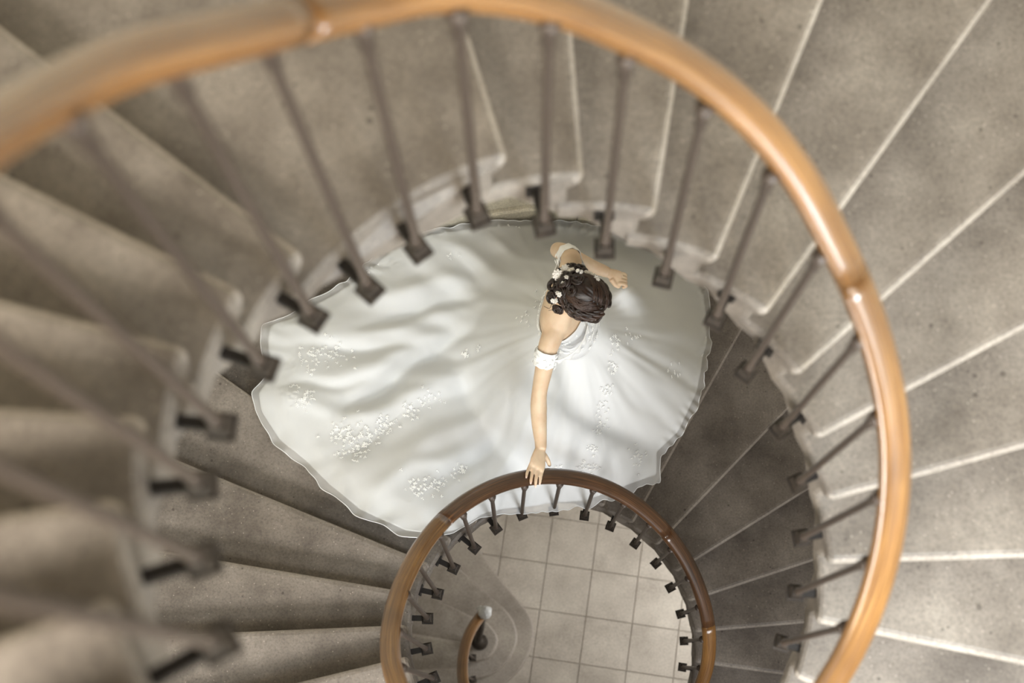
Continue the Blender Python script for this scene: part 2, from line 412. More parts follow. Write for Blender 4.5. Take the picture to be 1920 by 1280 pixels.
def rail_segment(k0, k1):
    n = max(2, int((k1 - k0) * 5)); vs = []; fs = []; uvs = []; nS = len(sect)
    for i in range(n + 1):
        k = k0 + (k1 - k0) * i / n; p = rail_pt(k); t = (rail_pt(k + .05) - rail_pt(k - .05)).normalized()
        side = t.cross(Vector((0, 0, 1))).normalized(); up = side.cross(t).normalized()
        e = .0004 if i in (0, n) else 0
        for (x, y) in sect: vs.append(p - ORG + side * x * (1 - e * 20) + up * y * (1 - e * 20))
    for i in range(n):
        for j in range(nS):
            j2 = (j + 1) % nS; fs.append((i * nS + j, (i + 1) * nS + j, (i + 1) * nS + j2, i * nS + j2))
    nb = len(fs)
    fs.append(tuple(range(nS))); fs.append(tuple(n * nS + j for j in reversed(range(nS))))
    me = bpy.data.meshes.new('handrail'); me.from_pydata([tuple(v) for v in vs], [], fs); me.update()
    ul = me.uv_layers.new(name='UVMap')
    for pi, po in enumerate(me.polygons):
        if pi < nb:
            i, j = divmod(pi, nS)
            uvv = [((k0 + (k1 - k0) * (i + a_) / n) * .15, (j + b_) / nS) for a_, b_ in ((0, 0), (1, 0), (1, 1), (0, 1))]
        else: uvv = [(0, 0)] * len(po.vertices)
        for l, q in zip(po.loop_indices, uvv): ul.data[l].uv = q
    bm = bmesh.new(); bm.from_mesh(me); bmesh.ops.recalc_face_normals(bm, faces=bm.faces); bm.to_mesh(me); bm.free()
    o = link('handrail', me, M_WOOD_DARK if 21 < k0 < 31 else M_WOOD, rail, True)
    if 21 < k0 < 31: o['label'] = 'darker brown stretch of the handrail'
    me.polygons[nb].use_smooth = False; me.polygons[nb + 1].use_smooth = False
    return o
cuts = [-14, -9.5, -3.6, 3.4, 9.5, 15, 21.5, 28.6, 31.7, 37, 42, 46.7]
for a_, b_ in zip(cuts, cuts[1:]): rail_segment(a_, b_)

# measured places of the balusters: index -> foot (radius, angle), head (radius, angle)
FT = {-10:(.640,208.9),-9:(.652,196.6),-8:(.672,184.5),-7:(.684,174.0),-6:(.680,161.6),-5:(.684,149.0),-4:(.675,137.4),-3:(.674,126.2),-2:(.676,113.9),-1:(.665,101.6),0:(.651,89.4),1:(.648,76.1),2:(.642,62.4),3:(.612,50.1),4:(.612,34.9),5:(.614,22.0),6:(.608,9.2),7:(.606,-4.2),8:(.612,-17.3),
      17:(.628,-156.9),18:(.631,-168.7),19:(.629,-181.0),20:(.612,-192.1),21:(.597,-205.5),22:(.582,-219.0),23:(.596,-233.1),24:(.612,-247.2),25:(.611,-262.6),26:(.609,-277.7),27:(.612,-291.3),28:(.615,-305.8),29:(.631,-319.5),30:(.640,-332.6),31:(.656,-345.6),32:(.666,-358.0),33:(.678,-369.9)}
HD = {-4:(.690,137.6),-3:(.668,126.0),-2:(.645,113.7),-1:(.662,101.1),0:(.672,89.7),1:(.656,76.9),2:(.633,63.5),3:(.616,49.4),4:(.606,34.2),5:(.605,20.9),6:(.603,6.8),7:(.606,-5.2),8:(.608,-18.3),
      17:(.649,-158.8),18:(.641,-170.3),19:(.635,-182.9),20:(.630,-194.7),21:(.612,-208.4),22:(.600,-220.6),23:(.595,-234.6),24:(.594,-249.2),25:(.594,-264.3),26:(.590,-279.0),27:(.590,-293.4),28:(.597,-307.6),29:(.607,-321.6),30:(.625,-335.9),31:(.645,-348.6),32:(.663,-361.5),33:(.678,-373.0)}
def box_vs(c, X, Y, Z, hx, hy, z0, z1, s1=1.0):
    return [c + X * sx * hx * (s1 if z == z1 else 1) + Y * sy * hy * (s1 if z == z1 else 1) + Z * z for z in (z0, z1) for sx, sy in ((-1, -1), (1, -1), (1, 1), (-1, 1))]
BF = [(3, 2, 1, 0), (4, 5, 6, 7), (0, 1, 5, 4), (1, 2, 6, 5), (2, 3, 7, 6), (3, 0, 4, 7)]
for k in range(-13, 46):
    fr, fa = FT.get(k, (RB(k), A(k))); hr, ha = HD.get(k, (None, None))
    if hr is None: hr, ha = (fr, fa) if k not in (-10,) else (fr, fa)
    z = foot_z(k); hz = rail_z(k) - .025
    foot = pol(fr, fa, z) - ORG; head = pol(hr, ha, hz) - ORG
    # keep the head under the rail
    rc = spline(k, HK, HV); hh = Vector((head.x, head.y, 0)).normalized()
    hrr = min(max(math.hypot(head.x, head.y), rc - .03), rc + .02); head = hh * hrr + Vector((0, 0, head.z))
    ax = (head - foot).normalized()
    u = (Vector((foot.x, foot.y, 0))).normalized(); v = Vector((0, 0, 1)).cross(u); Zv = Vector((0, 0, 1))
    bl = .955
    p = [foot + ax * t for t in (.03, .075, .08, .30, .60, .86, .875, .885, .92, .945, .965)]
    rr = [.0135, .0125, .0100, .0095, .0095, .0092, .0092, .0135, .0125, .0175, .0175]
    bl = .955
    p = [foot + (head - foot) * (t / bl) for t in (.03, .075, .08, .30, .60, .86, .875, .885, .92, .945, .962)]
    vs, fs = tube_geo(p, rr, 10)
    rod = pyd('baluster', vs, fs, M_ROD, rail, True)
    # square cast foot: base plate, tapered body, pointed drop below
    vs = []; fs = []
    for (h0, z0, z1, s1) in ((.024, -.004, .012, 1.0), (.019, .012, .055, .75), (.011, -.034, -.004, 1.95)):
        b0 = len(vs); vs += box_vs(foot, u, v, Zv, h0, h0, z0, z1, s1); fs += [tuple(b0 + i for i in f) for f in BF]
    pyd('foot_block', vs, fs, M_IRON, rod)
    # bracket into the end of the step
    L_ = max(.05, RB(k) + .066 + .020 * sstep(1.2, -1.2, k) - fr)
    vs = box_vs(foot + u * (L_ / 2 + .012), u, v, Zv, L_ / 2, .011, -.004, .026)
    vs2 = box_vs(foot + u * (L_ + .004), u, v, Zv, .006, .024, -.022, .040)
    pyd('bracket', vs + vs2, BF + [tuple(8 + i for i in f) for f in BF], M_BLACK, rod)

# newel at the lowest end of the rail, with its glass finial
nk = 46.7; top = rail_pt(nk) - ORG
nb = Vector((-.585, .13, -RISE * 46 + TOP)) - ORG
top_n = Vector((top.x, top.y, top.z))
pts = [nb, nb + Vector((0, 0, .03)), nb + Vector((0, 0, .06)), nb + Vector((0, 0, .30)), nb.lerp(top_n, .6), nb.lerp(top_n, .93), top_n - Vector((0, 0, .03)), top_n + Vector((0, 0, .02))]
vs, fs = tube_geo(pts, [.060, .055, .034, .027, .026, .026, .034, .034], 16)
nw = pyd('newel_post', vs, fs, M_IRON, rail, True)
gv = []; gf = []
ico(gv, gf, top_n + Vector((.022, .01, .062)), .047, sub=2)
ico(gv, gf, top_n + Vector((.05, .03, .045)), .022, sub=1); ico(gv, gf, top_n + Vector((-.01, .04, .05)), .020, sub=1)
pyd('glass_finial', gv, gf, M_GLASS, nw)
vs, fs = tube_geo([top_n + Vector((.0, .0, .0)), top_n + Vector((.01, .005, .022)), top_n + Vector((.02, .008, .03))], [.036, .03, .024], 14)
pyd('finial_collar', vs, fs, M_ROD, nw, True)

# ------------------------------------------------------------------ the bride
person = empty('person', (.05, 1.22, -4.0), 'dark-haired person in white bridal gown with long train, one hand on the handrail', 'person')
PO = Vector((.05, 1.22, -4.0))
rr_ = Vector((-.32, -.947, 0)).normalized(); ff_ = Vector((.947, -.32, 0)).normalized()
def torso_ring(c, hw, hd, n=28, pw=2.3):
    out = []
    for j in range(n):
        a = 2 * PI * j / n; ca, sa = math.cos(a), math.sin(a)
        out.append(Vector(c) + rr_ * hw * math.copysign(abs(ca) ** (2 / pw), ca) + ff_ * hd * math.copysign(abs(sa) ** (2 / pw), sa))
    return out
def loft(rings, vs, fs, cap=True):
    b0 = len(vs); n = len(rings[0])
    for r_ in rings: vs.extend(r_)
    for i in range(len(rings) - 1):
        for j in range(n):
            j2 = (j + 1) % n; fs.append((b0 + i * n + j, b0 + i * n + j2, b0 + (i + 1) * n + j2, b0 + (i + 1) * n + j))
    if cap:
        fs.append(tuple(b0 + j for j in reversed(range(n)))); fs.append(tuple(b0 + (len(rings) - 1) * n + j for j in range(n)))
TS_ = [((.0, 1.293, -2.545), .047, .047), ((-.014, 1.298, -2.585), .050, .050), ((-.028, 1.304, -2.615), .066, .054), ((-.040, 1.311, -2.645), .115, .062), ((-.044, 1.320, -2.675), .166, .074), ((-.042, 1.322, -2.71), .178, .084),
       ((-.035, 1.315, -2.76), .160, .096), ((-.020, 1.31, -2.83), .148, .104), ((-.004, 1.30, -2.90), .128, .096), ((.014, 1.288, -2.99), .112, .084),
       ((.022, 1.282, -3.08), .145, .102), ((.03, 1.278, -3.18), .172, .122), ((.03, 1.272, -3.28), .172, .120), ((.032, 1.27, -3.34), .155, .108)]
bv = []; bf = []
loft([torso_ring(*t) for t in TS_], bv, bf)
# arms
armR = [(-.055, 1.240, -2.700), (-.096, 1.155, -2.706), (-.114, 1.105, -2.734), (-.126, 1.045, -2.775), (-.146, .960, -2.842), (-.150, .895, -2.876), (-.147, .815, -2.896), (-.142, .755, -2.909), (-.142, .720, -2.911)]
radR = [.046, .047, .043, .040, .0345, .0375, .033, .027, .025]
P_, R_ = smooth_path(armR, radR, 3); tube_geo(P_, R_, 16, bv, bf)
armL = [(-.03, 1.42, -2.696), (-.006, 1.500, -2.700), (-.024, 1.560, -2.775), (-.058, 1.612, -2.88), (-.052, 1.618, -2.915), (.01, 1.60, -2.945), (.095, 1.565, -2.972), (.165, 1.545, -3.0)]
radL = [.046, .047, .042, .037, .036, .037, .032, .025]
P_, R_ = smooth_path(armL, radL, 3); tube_geo(P_, R_, 16, bv, bf)
# right hand: palm, four fingers over the rail, thumb beside them
def palm(w0, w1, hw0, hw1, th, across, n=14):
    w0 = Vector(w0); w1 = Vector(w1); d = (w1 - w0).normalized(); ac = Vector(across); ac = (ac - d * ac.dot(d)).normalized(); nn = d.cross(ac)
    rings = []
    for t, kw, kt in ((0, .0, 1), (.15, .15, 1.0), (.45, .6, .95), (.8, 1.0, .9), (1.0, .96, .72), (1.12, .8, .45)):
        c = w0.lerp(w1, t); hw = hw0 + (hw1 - hw0) * kw
        rings.append([c + ac * hw * math.cos(2 * PI * j / n) + nn * th * kt * math.sin(2 * PI * j / n) for j in range(n)])
    loft(rings, bv, bf)
palm((-.141, .730, -2.912), (-.158, .642, -2.884), .026, .043, .0135, (1, .1, -.84))
fing = [  # knuckle, mid, tip-joint, tip, radius
    [(-.187, .676, 0), (-.197, .652, 0), (-.202, .634, 0), (-.204, .618, 0), .0082],
    [(-.170, .672, 0), (-.179, .642, 0), (-.183, .618, 0), (-.185, .598, 0), .0092],
    [(-.152, .672, 0), (-.160, .638, 0), (-.164, .611, 0), (-.165, .590, 0), .0095],
    [(-.134, .676, 0), (-.141, .645, 0), (-.145, .621, 0), (-.147, .602, 0), .0092]]
def over_rail(p, r0):
    x, y = p[0], p[1] - .034; a = math.degrees(math.atan2(y, x)); k = 24.5 + (A(24.5) + 360 - a) / 14.4
    pr = rail_pt(k); dr = math.hypot(x, y) - math.hypot(pr.x, pr.y); hgt = .038 + r0 + .0015
    return (x, y, pr.z + hgt * (1 if dr > 0 else math.sqrt(max(0, 1 - (dr / .054) ** 2))))
fing = [[over_rail(q, f[4]) for q in f[:4]] + [f[4]] for f in fing]
nails = []
for f in fing:
    r0 = f[4]; P_, R_ = smooth_path([Vector(f[0]) + (Vector(f[0]) - Vector(f[1])) * .5, f[0], f[1], f[2], f[3]], [r0 * 1.12, r0 * 1.15, r0 * 1.03, r0 * .95, r0 * .72], 4)
    tube_geo(P_, R_, 10, bv, bf); ico(bv, bf, f[3], r0 * .74, sub=1)
    nails.append((Vector(f[3]), (Vector(f[3]) - Vector(f[2])).normalized(), r0))
P_, R_ = smooth_path([(-.130, .702, -2.932), (-.114, .682, -2.950), (-.106, .668, -2.972), (-.104, .664, -2.998)], [.014, .0120, .0100, .008], 4)
tube_geo(P_, R_, 10, bv, bf); ico(bv, bf, P_[-1], .008, sub=1)
# left hand gathers the skirt
palm((.165, 1.545, -3.0), (.220, 1.528, -3.035), .022, .034, .013, (0, 1, .2))
for i in range(4):
    o_ = Vector((.220, 1.502 + .017 * i, -3.033 - .003 * i))
    P_, R_ = smooth_path([o_ - Vector((.015, 0, 0)), o_, o_ + Vector((.025, 0, -.014)), o_ + Vector((.03, -.002, -.038)), o_ + Vector((.014, -.004, -.052))], [.0095, .009, .0085, .008, .0065], 3)
    tube_geo(P_, R_, 10, bv, bf)
P_, R_ = smooth_path([(.18, 1.518, -3.012), (.20, 1.496, -3.03), (.22, 1.490, -3.05)], [.013, .011, .008], 4); tube_geo(P_, R_, 10, bv, bf)
# legs inside the skirt, feet on two treads
for sgn, fx, fy, fz in ((-1, .10, 1.16, -4.10), (1, -.02, 1.34, -3.94)):
    hip = Vector((.03, 1.275, -3.30)) + rr_ * (-sgn) * .085
    hip = Vector((.03, 1.275, -3.30)) + rr_ * .085 * (1 if sgn == -1 else -1)
    knee = hip.lerp(Vector((fx, fy, fz)), .5) + ff_ * .04
    ank = Vector((fx, fy, fz + .085))
    P_, R_ = smooth_path([hip, hip.lerp(knee, .5), knee, knee.lerp(ank, .35), ank], [.088, .074, .054, .052, .034], 4); tube_geo(P_, R_, 14, bv, bf)
    tube_geo([ank - ff_ * .02 - Vector((0, 0, .02)), ank + ff_ * .05 - Vector((0, 0, .045)), ank + ff_ * .12 - Vector((0, 0, .066)), ank + ff_ * .165 - Vector((0, 0, .072))], [.032, .030, .028, .016], 12, bv, bf)
# head
HC = Vector((.038, 1.272, -2.462)); F = Vector((.70, -.40, -.59)).normalized()
Rt = F.cross(Vector((0, 0, 1))).normalized(); Up = Rt.cross(F).normalized()
def hp(x, y, z): return HC + Rt * x + F * y + Up * z     # x right, y face, z crown
HM = Matrix((Rt, F, Up)).transposed()
ico(bv, bf, hp(0, -.008, .022), 1, (.072, .088, .082), HM, 3)
ico(bv, bf, hp(0, .028, -.035), 1, (.056, .058, .070), HM, 3)
ico(bv, bf, hp(0, .060, -.082), 1, (.024, .022, .020), HM, 2)
ico(bv, bf, hp(0, .088, -.030), 1, (.0105, .016, .014), HM, 2)      # nose tip
tube_geo([hp(0, .080, .008), hp(0, .089, -.010), hp(0, .095, -.030)], [.009, .009, .010], 10, bv, bf)
for s_ in (-1, 1):
    ico(bv, bf, hp(.030 * s_, .066, -.020), 1, (.020, .018, .018), HM, 2)   # cheek
    ico(bv, bf, hp(.028 * s_, .073, .016), 1, (.022, .010, .008), HM, 2)    # brow
    ico(bv, bf, hp(.074 * s_, -.004, -.012), 1, (.007, .018, .030), HM, 2)  # ear
    ico(bv, bf, hp(.045 * s_, .02, -.062), 1, (.018, .03, .024), HM, 2)     # jaw
tube_geo([hp(0, -.020, -.05), hp(0, -.028, -.085), Vector((-.020, 1.300, -2.61))], [.05, .047, .052], 16, bv, bf)
me0 = bpy.data.meshes.new('body_raw'); me0.from_pydata([tuple(Vector(v) - PO) for v in bv], [], bf); me0.update()
bm = bmesh.new(); bm.from_mesh(me0); bmesh.ops.recalc_face_normals(bm, faces=bm.faces); bm.to_mesh(me0); bm.free()
tmp = bpy.data.objects.new('tmp_body', me0); C.objects.link(tmp)
md = tmp.modifiers.new('r', 'REMESH'); md.mode = 'VOXEL'; md.voxel_size = .0034
md2 = tmp.modifiers.new('s', 'SMOOTH'); md2.factor = .5; md2.iterations = 4
dg = bpy.context.evaluated_depsgraph_get(); dg.update()
mb = bpy.data.meshes.new_from_object(tmp.evaluated_get(dg)); mb.name = 'body'
bpy.data.objects.remove(tmp)
mb.materials.clear()
bm = bmesh.new(); bm.from_mesh(mb)
sm = [v for v in bm.verts if v.co.y + PO.y > .86 and (v.co + PO - HC).length > .135 and not (v.co.x + PO.x > .14 and v.co.y + PO.y > 1.45)]
for _ in range(26): bmesh.ops.smooth_vert(bm, verts=sm, factor=.5, use_axis_x=True, use_axis_y=True, use_axis_z=True)
sm = [v for v in bm.verts if v.co.y + PO.y <= .86]
for _ in range(7): bmesh.ops.smooth_vert(bm, verts=sm, factor=.5, use_axis_x=True, use_axis_y=True, use_axis_z=True)
bm.to_mesh(mb); bm.free()
body = link('body', mb, M_SKIN, person, True)
for c_, d_, r0 in nails:
    vs = []; fs = []; n_ = Vector((0, 0, 1)); n_ = (n_ - d_ * n_.dot(d_)).normalized(); sd = d_.cross(n_)
    ico(vs, fs, c_ + n_ * r0 * .52 - d_ * .001 - PO, 1, (r0 * .52, r0 * .75, r0 * .22), Matrix((sd, d_, n_)).transposed(), 2)
    pyd('fingernail', vs, fs, M_NAIL, body, True)
for s_ in (-1, 1):
    vs = []; fs = []; ico(vs, fs, hp(.029 * s_, .0735, .002) - PO, 1, (.012, .009, .0065), HM, 2); pyd('eye', vs, fs, M_EYE, body, True)
vs = []; fs = []; ico(vs, fs, hp(0, .0815, -.058) - PO, 1, (.021, .008, .0045), HM, 2); ico(vs, fs, hp(0, .080, -.066) - PO, 1, (.018, .008, .005), HM, 2)
pyd('mouth', vs, fs, M_LIP, body, True)
vs = []; fs = []; ico(vs, fs, Vector((-.150, .878, -2.857)) - PO, .0022, sub=1); pyd('mole', vs, fs, M_EYE, body, True)

# hair: grooved cap, rolled curls of the updo, loose tendrils
hv = []; hf = []
bm = bmesh.new(); bmesh.ops.create_uvsphere(bm, u_segments=96, v_segments=56, radius=1)
for v in bm.verts:
    x, y, z = v.co
    # strands sweep back from a parting on the right of the crown
    ang = math.atan2(y - .25, x - .25)
    g = math.sin(ang * 34 + 5 * noise.noise(Vector((x, y, z)) * 2.2)) * .010 + math.sin(ang * 11 + 6 * z + 4 * noise.noise(Vector((x, y, z)) * 1.7)) * .016
    part = -.035 * math.exp(-((x - .25 + .12 * y) / .035) ** 2) * sstep(-.2, .5, y) * (1 if z > 0 else 0)
    s = 1 + g + part
    if y > .45 and z < .42: s *= .80                     # leaves the face free
    v.co = Vector((x * .084 * s, y * .102 * s - .010, z * .094 * s + .024))
    v.co = HM @ v.co + HC - PO
me = bpy.data.meshes.new('hair'); bm.to_mesh(me); bm.free()
hair = link('hair', me, M_HAIR, person, True)
def lock(pts, r0, r1, name='curl', n=10, strands=3, tw=5.0, m=None):
    vs = []; fs = []
    P_, _ = smooth_path([hp(*p) for p in pts], [1] * len(pts), 7); N = len(P_)
    for s_ in range(strands):
        q = []; rad = []
        for i, p in enumerate(P_):
            t = i / (N - 1); T_ = (P_[min(i + 1, N - 1)] - P_[max(i - 1, 0)]).normalized()
            a_ = T_.orthogonal().normalized(); b_ = T_.cross(a_); rr = (r0 * (1 - t) + r1 * t) * (math.sin(PI * min(1, .12 + t * .84)) ** .4)
            ph = 2 * PI * s_ / strands + tw * t
            q.append(p + (a_ * math.cos(ph) + b_ * math.sin(ph)) * rr * .55 - PO); rad.append(max(.0008, rr * .62))
        tube_geo(q, rad, n, vs, fs)
    return pyd(name, vs, fs, m or M_HAIR, hair, True)
def coil(c, R0, r0, nrm, turns=1.4, ph=0, name='curl'):
    pts = []; nn = Vector(nrm).normalized(); a_ = nn.orthogonal().normalized(); b_ = nn.cross(a_)
    M_ = int(14 * turns)
    for i in range(M_ + 1):
        t = i / M_; an = ph + 2 * PI * turns * t; R1 = R0 * (1 - .62 * t)
        q = Vector(c) + (a_ * math.cos(an) + b_ * math.sin(an)) * R1 + nn * .012 * t
        pts.append(tuple(q))
    return lock(pts, r0, r0 * .45, name, strands=3, tw=9)
rh = random.Random(3)
# bun at the back and nape: rolled coils
for (x, y, z, R0, r0) in ((-.035, -.105, .035, .026, .011), (.010, -.118, .020, .028, .012), (.045, -.100, .005, .024, .011), (-.055, -.085, .000, .025, .011), (-.012, -.118, -.018, .027, .012),
                          (.030, -.108, -.032, .024, .011), (-.045, -.090, -.040, .022, .010), (-.010, -.098, -.060, .022, .010), (.060, -.070, -.030, .022, .010), (-.020, -.098, .062, .024, .011), (.028, -.092, .058, .022, .010)):
    coil((x, y, z), R0, r0, (x * 1.2, y, z * .8), 1.5, rh.uniform(0, 6))
for (x, y, z, R0) in ((-.052, 1.362, -2.432, .027), (-.008, 1.388, -2.436, .024), (.028, 1.380, -2.434, .022), (-.086, 1.316, -2.448, .026), (-.092, 1.266, -2.462, .024), (-.045, 1.300, -2.395, .024), (-.070, 1.225, -2.480, .020), (-.030, 1.330, -2.402, .022)):
    w_ = HM.transposed() @ (Vector((x, y, z)) - HC); coil(tuple(w_), R0, .0115, (w_.x, w_.y * .6, w_.z + .08), 1.5, rh.uniform(0, 6))
# twisted rolls along the right side over the ear, and the front sweep
lock([(.028, .070, .085), (.060, .052, .070), (.083, .020, .040), (.086, -.020, .012), (.075, -.060, -.008), (.055, -.09, -.02)], .014, .011, tw=14, m=M_HAIR2)
lock([(.020, .050, .100), (.055, .030, .090), (.080, -.005, .060), (.082, -.045, .030), (.062, -.085, .015)], .013, .011, tw=13)
lock([(.060, .066, .052), (.082, .040, .020), (.090, .005, -.005), (.083, -.035, -.022), (.066, -.07, -.03)], .012, .010, tw=12, m=M_HAIR2)
lock([(-.005, .078, .082), (-.045, .062, .070), (-.076, .030, .045), (-.084, -.015, .020), (-.070, -.06, .0)], .013, .011, tw=10)
lock([(.040, .078, .066), (.058, .088, .045), (.066, .090, .02), (.072, .080, -.012)], .010, .003, tw=6)
lock([(-.010, .086, .068), (-.030, .092, .050), (-.046, .088, .020), (-.055, .075, -.01)], .009, .003, tw=6)
for (x, y, z, R0) in ((.066, .018, .074, .017), (.080, -.015, .052, .018), (.076, -.048, .036, .017), (.084, .030, .030, .015), (.090, -.005, .020, .016), (.082, -.04, .004, .016)):
    coil((x, y, z), R0, .0068, (x, y * .5, z * 1.2), 1.3, rh.uniform(0, 6))
lock([(.078, -.050, -.030), (.098, -.052, -.050), (.095, -.040, -.080), (.108, -.052, -.100), (.104, -.040, -.125)], .0016, .0007, 'loose_tendril', 6, 2, 4)
lock([(.070, -.070, -.030), (.088, -.082, -.052), (.110, -.072, -.070), (.112, -.090, -.088)], .0013, .0006, 'loose_tendril', 6, 2, 4)
# fine strands combed from the parting over the crown
sv = []; sf = []
def onhead(x, y, z, k=1.02):
    L = math.sqrt((x / .084) ** 2 + (y / .102) ** 2 + (z / .094) ** 2); return hp(x / L * k, y / L * k - .010, z / L * k + .024) - PO
for i in range(64):
    u = rh.random(); side = -1 if rh.random() < .55 else 1
    y0 = .085 - .10 * u; x0 = .020 - .1 * (y0 - .05)
    p0 = Vector((x0 + side * .003, y0, math.sqrt(max(.02, 1 - (x0 / .084) ** 2 - (y0 / .102) ** 2)) * .094))
    p1 = Vector((side * .084 + rh.gauss(0, .006), -.01 - .05 * u + rh.gauss(0, .012), .035 + rh.gauss(0, .012)))
    p2 = Vector((side * .045 + rh.gauss(0, .012), -.10, .02 + rh.gauss(0, .018)))
    pts = []
    for t_ in range(13):
        t = t_ / 12; q = p0 * (1 - t) ** 2 + p1 * 2 * t * (1 - t) * 1.2 + p2 * t * t
        pts.append(onhead(q.x, q.y, q.z, 1.018 + rh.random() * .006))
    tube_geo(pts, [.0009] + [.0017] * 11 + [.0008], 5, sv, sf)
tag(pyd('hair_strands', sv, sf, M_HAIR2, hair, True), kind='stuff')
# flowers pinned round the bun
def flower(c, r, nrm, petals=8, layers=2):
    nn = Vector(nrm).normalized(); a_ = nn.orthogonal().normalized(); b_ = nn.cross(a_); vs = []; fs = []; c = Vector(c)
    for L in range(layers):
        for i in range(petals):
            an = 2 * PI * (i + .5 * L) / petals; d = a_ * math.cos(an) + b_ * math.sin(an); s_ = nn.cross(d); rl = r * (1 - .28 * L); h = .0015 + .003 * L
            w = rl * 2.0 / petals * 1.05; b0 = len(vs)
            for (t, ww, up) in ((.12, .35, 0), (.55, 1, .12), (.88, .85, .20), (1, .35, .16)):
                for e in (-1, 1): vs.append(c + d * rl * t + s_ * e * w * ww + nn * (h + rl * up))
                vs.append(c + d * rl * t + nn * (h + rl * up - rl * .08))
            for j in range(3):
                q = b0 + j * 3
                fs += [(q, q + 2, q + 5, q + 3), (q + 2, q + 1, q + 4, q + 5)]
    o = pyd('hair_flower', [v - PO for v in vs], fs, M_PETAL, person, True)
    md = o.modifiers.new('s', 'SOLIDIFY'); md.thickness = .0009
    v2 = []; f2 = []; ico(v2, f2, c + nn * .004 - PO, r * .2, sub=1); pyd('flower_centre', v2, f2, M_POLLEN, o, True)
    return o
from mathutils.bvhtree import BVHTree
hvs = []; hfs = []
for o_ in [hair] + [c for c in hair.children]:
    b0 = len(hvs); hvs += [v.co + PO for v in o_.data.vertices]; hfs += [tuple(b0 + i for i in p.vertices) for p in o_.data.polygons]
hb = BVHTree.FromPolygons(hvs, hfs)
for (x, y, r) in ((-.066, 1.350, .0205), (-.036, 1.374, .0190), (-.012, 1.362, .014), (-.047, 1.306, .011), (-.036, 1.318, .009), (-.078, 1.247, .011), (-.060, 1.258, .010), (-.070, 1.268, .008), (-.090, 1.25, .008),
                  (.014, 1.346, .008), (.026, 1.353, .0075), (.020, 1.340, .0065), (.050, 1.358, .010), (.064, 1.354, .010), (.076, 1.340, .009), (.086, 1.326, .009), (.090, 1.314, .008), (.038, 1.362, .007)):
    hit = hb.ray_cast(Vector((x, y, -2.1)), Vector((0, 0, -1)))
    if hit[0] is None or hit[0].z < -2.50: hit = hb.find_nearest(Vector((x, y, -2.43)))
    n_ = (hit[1] if hit[1].z > 0 else -hit[1]) + Vector((-.2, -.1, .7))
    flower(hit[0] + n_.normalized() * .004, r * 1.2, n_, 9 if r > .0145 else 6, 3 if r > .0145 else 2)

# bodice
def bodice():
    rings = []; n = 64
    zs = [-2.735, -2.76, -2.80, -2.85, -2.90, -2.95, -3.0, -3.04]
    zt = [t[0][2] for t in TS_][::-1]
    for li, z in enumerate(zs):
        ring = []
        for j in range(n):
            a = 2 * PI * j / n; ca, sa = math.cos(a), math.sin(a)
            top_ = -2.738 + (-.060 * max(0, -sa) ** 1.2) + .012 * abs(ca) + (.004 * abs(math.sin(j * PI * 12 / n)))
            zz_ = top_ + (z - zs[0]) * ((-3.04 - top_) / (-3.04 - zs[0]))
            cx = interp(-zz_, [-t[0][2] for t in TS_], [t[0][0] for t in TS_]); cy = interp(-zz_, [-t[0][2] for t in TS_], [t[0][1] for t in TS_])
            hw = interp(-zz_, [-t[0][2] for t in TS_], [t[1] for t in TS_]) + .007; hd = interp(-zz_, [-t[0][2] for t in TS_], [t[2] for t in TS_]) + .009
            bust = .015 * math.exp(-((zz_ + 2.83) / .05) ** 2) * max(0, sa) * (1 - .5 * math.exp(-(ca / .18) ** 2))
            pw = 2.3
            ring.append(Vector((cx, cy, zz_)) + rr_ * hw * math.copysign(abs(ca) ** (2 / pw), ca) + ff_ * (hd + bust) * math.copysign(abs(sa) ** (2 / pw), sa) - PO)
        rings.append(ring)
    vs = []; fs = []; loft(rings, vs, fs, False)
    o = pyd('bodice', vs, fs, M_SATIN, person, True)
    md = o.modifiers.new('s', 'SOLIDIFY'); md.thickness = .004; md.offset = 1
    return o
bod = bodice()
def sleeve(pts, rads, name):
    P_, R_ = smooth_path(pts, rads, 6); n = 32; vs = []; fs = []
    tube_geo(P_, R_, n, vs, fs, cap=False)
    m_ = len(P_)
    for i in range(len(vs)):
        ri, j = divmod(i, n); c = P_[ri]
        s_ = 1 + .06 * math.sin(j * 2 * PI * 8 / n) * (1 if ri in (0, m_ - 1) else .4)
        vs[i] = c + (vs[i] - c) * s_ - PO
    o = pyd(name, vs, fs, M_LACE, person, True); md = o.modifiers.new('s', 'SOLIDIFY'); md.thickness = .003; return o
sleeve([(-.112, 1.112, -2.718), (-.118, 1.094, -2.733), (-.122, 1.078, -2.748), (-.126, 1.060, -2.764)], [.0455, .047, .047, .046], 'off_shoulder_sleeve')
sleeve([(-.008, 1.522, -2.722), (-.014, 1.538, -2.740), (-.022, 1.555, -2.765)], [.049, .049, .048], 'off_shoulder_sleeve')

